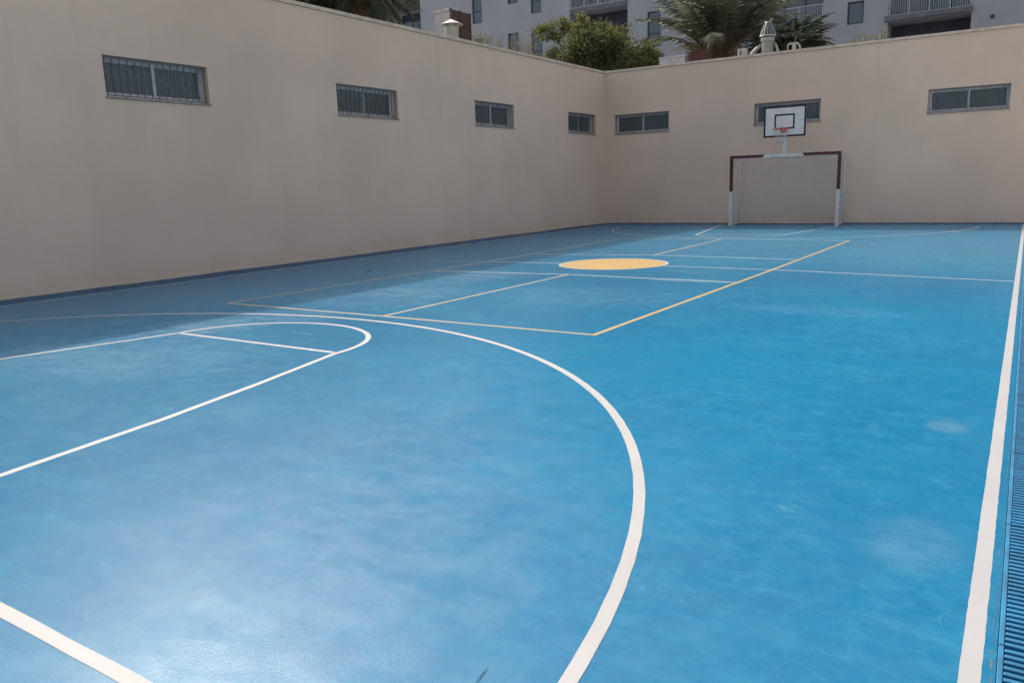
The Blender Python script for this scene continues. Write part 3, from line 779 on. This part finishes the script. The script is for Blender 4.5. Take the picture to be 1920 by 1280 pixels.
def palm(base, crown_z, nfr, length, label, mat, seed=1, el=(-.25,1.35), leaf=.42, tr=.22, fill=1., cat='palm tree', elp=.6, skirt=True):
    rs = random.Random(seed)
    t = thing('palm_tree', base, label, cat)
    mb = MB(); B = Vector(base); C = Vector((base[0], base[1], crown_z))
    k = 14
    mb.tube([B.lerp(C, i/k) for i in range(k+1)], [tr*(1+.10*(i % 2))*(1.15 if i > k-3 else 1) for i in range(k+1)], 12)
    for i in range(70):   # old leaf bases
        a = i*2.4; z = crown_z-.1-1.4*(i/70); d = Vector((math.cos(a),math.sin(a),.75)).normalized()
        p = Vector((C.x,C.y,z))+Vector((math.cos(a),math.sin(a),0))*tr*.9
        mb.tube([p, p+d*.3], [.05,.025], 5)
    local(mb.build('trunk', M['trunk'], recalc=False), t)
    P, D, Lw, T = [], [], [], []
    rb = MB()
    for i in range(nfr):
        a = i*2.39996+rs.uniform(-.25,.25)
        u = (i+.5)/nfr
        e0 = el[0]+(el[1]-el[0])*(u**elp)+rs.uniform(-.10,.10)
        Lf = length*rs.uniform(.8,1.1)
        tone0 = rs.uniform(.02,.38) if rs.random() < .72 else rs.uniform(.6,1.0)  # the paler fronds carry backlit sheen in their tone
        h = Vector((math.cos(a),math.sin(a),0)); side = Vector((-math.sin(a),math.cos(a),0))
        p = C + h*tr*.7 + Vector((0,0,rs.uniform(-.1,.25))); ns = 30; e = e0; pts = [p.copy()]
        droop = rs.uniform(.8,1.5); bare = int(ns*rs.uniform(.14,.24))
        tw = rs.uniform(-.5,.5)
        for j in range(ns):
            e -= droop/ns*(.25+1.6*j/ns)*(1.0 if e0 > .2 else .6)
            d = h*math.cos(e)+Vector((0,0,math.sin(e)))
            p = p + d*(Lf/ns); pts.append(p.copy())
            if j < bare: continue
            upv = side.cross(d).normalized()
            t_ = (j-bare)/(ns-bare)
            w = (.45+.55*math.sin(math.pi*min(1,t_*1.05+.08)))*(1-.55*t_**4)
            for s in (-1,1):
                for rep in range(4):
                    q = pts[-2].lerp(pts[-1], rs.random())
                    sd_ = side*math.cos(tw*t_)+upv*math.sin(tw*t_)
                    dd = d*(.45+.35*t_)+sd_*s*.80+upv*.30+Vector((rs.gauss(0,.05),rs.gauss(0,.05),rs.gauss(-.10,.06)))
                    P.append(q[:]); D.append(dd[:]); Lw.append(leaf*w*rs.uniform(.85,1.1)); T.append(tone0+rs.gauss(0,.10))
        rb.tube(pts, [.032*(1-.8*j/ns) for j in range(ns+1)], 5, False)
    local(rb.build('frond_stems', simple('frond_stem', (.10,.085,.055), .6), recalc=False), t)
    leaf_mesh('crown', P, D, np.array(Lw), .085, np.array(T), mat, t)
    if skirt:   # dead hanging leaves under the crown
        P, D, T = [], [], []
        for i in range(1600):
            a = rs.uniform(0,6.283); r_ = rs.uniform(.15,1.25); z = crown_z-.05+rs.uniform(-.8,.95)
            P.append((C.x+math.cos(a)*r_, C.y+math.sin(a)*r_, z)); D.append((math.cos(a)*.6+rs.gauss(0,.3), math.sin(a)*.6+rs.gauss(0,.3), rs.uniform(-.5,1.2))); T.append(rs.random()*.7)
        leaf_mesh('dead_skirt', P, D, np.full(len(P),.40), .10, np.array(T), M['skirt'], t)
    return t
M['skirt'] = foliage('dead_palm_leaf', (.07,.042,.03), (.24,.16,.11), .15, .8)

palm((.95,9,-.19), 6.35, 78, 4.2, 'large palm with arching fronds rising behind the far wall', M['palm'], 3, (.30,1.53), leaf=.56, tr=.30, elp=.42)
palm((3.1,11.5,-.19), 6.5, 40, 2.3, 'darker palm half hidden behind the hooded roof vent', M['dark_palm'] if 'dark_palm' in M else M['dark_leaf'], 5, (-.1,1.1), leaf=.48, skirt=False)
palm((-12,1.2,-.19), 9.9, 60, 3.2, 'tall palm with hanging fronds beyond the left wall', M['dark_leaf'], 9, (-.9,1.2), leaf=.55, tr=.17, elp=.9)
bush_tree('leafy_tree', (-4.9,9,-.19), [(-5.0,9,7.2,1.5,1.3,1.2,4200,.22), (-3.6,9,7.0,1.3,1.2,.95,3200,.26), (-5.75,9.2,8.55,.6,.7,.5,1000,.72),
    (-7.2,9.3,8.45,.9,.8,.45,900,.42), (-6.5,9.2,8.75,.6,.6,.35,500,.5), (-6.0,8.8,7.3,.9,1.0,.8,1700,.35), (-2.5,8.8,6.6,.9,.9,.65,1700,.48), (-1.7,8.7,6.15,.7,.8,.5,1100,.5), (-7.0,9,7.2,.6,.7,.5,620,.62),
    (-4.4,9.2,7.95,1.0,1.0,.5,1500,.42), (-5.2,9.0,6.0,1.8,1.3,.8,2600,.15), (-3.2,9,5.9,1.5,1.2,.8,2200,.18), (-2.2,9.3,7.2,.5,.5,.3,160,.5)],
    'bushy green tree behind the corner where the two walls meet', 'tree', M['leaf'], 1.6, .125)
bush_tree('dark_tree', (-13.5,0,-.19), [(-13.6,.2,9.4,1.3,1.1,1.1,3000,.4), (-12.6,-.2,8.8,.8,.9,.8,1800,.35), (-14.6,-.4,9.6,1.2,1.2,1.1,1800,.4), (-13.4,.6,8.2,1.2,1.2,1.0,2500,.3)],
    'dense dark tree beyond the left wall, at the top of the picture', 'tree', M['dark_leaf'], 1., .16)
bush_tree('dark_tree', (13.2,9,-.19), [(13.0,9,6.9,.5,.6,.6,700,.3), (13.5,9,6.2,.7,.7,.7,900,.3), (12.75,9,6.3,.3,.4,.3,250,.3)],
    'dark leafy tree at the right edge above the far wall', 'tree', M['dark_leaf'], 1., .15)

def stalks(name, base, tops, label, mat, n=24, spread=.5, leaf=.14, cat='shrub'):
    t = thing(name, base, label, cat); mb = MB(); P, D, T = [], [], []
    B = Vector(base)
    for (x, y, z) in tops:
        for i in range(n):
            e = Vector((x+random.gauss(0,spread*.5), y+random.gauss(0,.3), z+random.uniform(-.55,.08)))
            m_ = B.lerp(e,.6)+Vector((random.gauss(0,.1),random.gauss(0,.1),.3))
            mb.tube([B, m_, e], [.010,.007,.003], 5)
            for k in range(22):
                q = m_.lerp(e, random.random()**.6); P.append(q[:]); D.append((random.gauss(0,1),random.gauss(0,1),random.gauss(.6,.8))); T.append(random.random())
    local(mb.build('stems', mat_stem, recalc=False), t)
    leaf_mesh('crown', P, D, np.full(len(P), leaf), .35, np.array(T), mat, t)
    return t
mat_stem = simple('twig_bark', (.12,.10,.08), .9)
stalks('dry_shrub', (7.2,6.3,-.19), [(7.05,6.3,6.35),(7.45,6.3,6.3),(6.55,6.2,5.95),(8.0,6.3,5.95)], 'dry pale shrub behind the far wall, left of the right balcony', M['dry_leaf'], 22, .4)
stalks('thin_shrub', (-11.3,9.5,-.19), [(-11.8,9.5,9.25),(-11.2,9.5,9.1),(-10.4,9.5,8.75),(-9.6,9.5,8.75),(-8.9,9.5,8.6),(-8.4,9.5,8.3)], 'sparse thin shrub in front of the apartment windows', M['dry_leaf'], 20, .45, .11)

# ------------------------------------------------------------------ fallen bits on the floor
def fallen(name, x, y, label, s=.05, rz=0.):
    mb = MB()
    out = [(-s,0,.006),(-s*.3,s*.5,.02),(s*.5,s*.35,.012),(s,0,.03),(s*.5,-s*.4,.012),(-s*.3,-s*.45,.018)]
    n = len(out)
    mb.v += [(0,0,.012)] + out + [(p[0],p[1],p[2]-.003) for p in out]
    for i in range(n):
        mb.f.append((0,1+i,1+(i+1)%n)); mb.m.append(0)
        mb.f.append((1+i,1+n+i,1+n+(i+1)%n,1+(i+1)%n)); mb.m.append(0)
    mb.tube([(-s,0,.008),(-s*1.6,s*.1,.012)], .003, 5)
    o = mb.build(name, M['litter']); o.location = (x,y,.004); o.rotation_euler = (0,0,rz)
    return tag(o, label, 'leaf')
fallen('fallen_leaf', 2.51,-14.69, 'dark dead leaf lying in the shade well out from the left wall', .055, .4)
fallen('fallen_leaf', .83,-16.43, 'dark dead leaf lying close to the foot of the left wall', .05, 1.4)
for q, (x, y, sz) in enumerate(((.32,-.40,.05),(.62,-.28,.045),(1.35,-.24,.04),(5.85,-.22,.05))):
    fallen('fallen_leaf', x, y, ('brown leaf nearest the corner where both walls meet', 'brown leaf second from the wall corner, at the far wall foot',
        'small brown leaf at the far wall foot, well right of the corner', 'brown leaf under the goal net at the far wall foot')[q], sz, q*1.3)
mb = MB(); mb.tube([(11.087,-23.515,.0035),(11.083,-23.485,.004),(11.079,-23.46,.0035),(11.077,-23.437,.004)], [.0008,.0014,.0012,.0006], 6)
tag(mb.build('fallen_twig', M['litter']), 'tiny dark twig on the blue floor at the bottom edge', 'twig')

# ------------------------------------------------------------------ camera
f_px, cam_pos = 1480.4256, Vector((12.342,-25.1896,1.4339))
rt = Vector((0.84105803, 0.54002979, -0.03145197)); upv = Vector((-0.07888747, 0.17996735, 0.98050422)); fw = Vector((-0.53516181, 0.82217978, -0.19396457))
cam = bpy.data.cameras.new('camera'); co = bpy.data.objects.new('camera', cam); COL.objects.link(co)
cam.sensor_width = 36; cam.sensor_fit = 'HORIZONTAL'; cam.lens = f_px/1920*36; cam.clip_start = .05; cam.clip_end = 2000
co.matrix_world = Matrix(((rt.x, upv.x, -fw.x, cam_pos.x), (rt.y, upv.y, -fw.y, cam_pos.y), (rt.z, upv.z, -fw.z, cam_pos.z), (0,0,0,1)))
S.camera = co

# ------------------------------------------------------------------ light
EL, AZ = R(44.5), R(58)          # sun to the left of the court's long axis
sd = Vector((-math.sin(AZ)*math.cos(EL), math.cos(AZ)*math.cos(EL), math.sin(EL)))   # towards the sun
sl = bpy.data.lights.new('sun', 'SUN'); so = bpy.data.objects.new('sun', sl); COL.objects.link(so)
sl.energy = 1.6; sl.angle = R(.9); sl.color = (1,.92,.83)
so.rotation_euler = sd.to_track_quat('Z','Y').to_euler()
w = bpy.data.worlds.new('World'); S.world = w; w.use_nodes = True
nt = w.node_tree; bg = nt.nodes['Background']
sky = nt.nodes.new('ShaderNodeTexSky'); sky.sky_type = 'NISHITA'; sky.sun_disc = False
sky.sun_elevation = EL; sky.sun_rotation = -AZ; sky.air_density = 1.0; sky.dust_density = 5.0; sky.ozone_density = 1.0
hs = nt.nodes.new('ShaderNodeHueSaturation'); hs.inputs['Saturation'].default_value = .62      # hazy, whitish sky
nt.links.new(sky.outputs[0], hs.inputs['Color'])
nt.links.new(mixc(nt, 1., hs.outputs[0], (1.04,1.0,.96), 'MULTIPLY'), bg.inputs['Color']); bg.inputs['Strength'].default_value = .15
S.view_settings.view_transform = 'Standard'; S.view_settings.look = 'None'; S.view_settings.gamma = 1; S.view_settings.exposure = .62
S.cycles.use_denoising = True
S.cycles.max_bounces = 8; S.cycles.transparent_max_bounces = 8
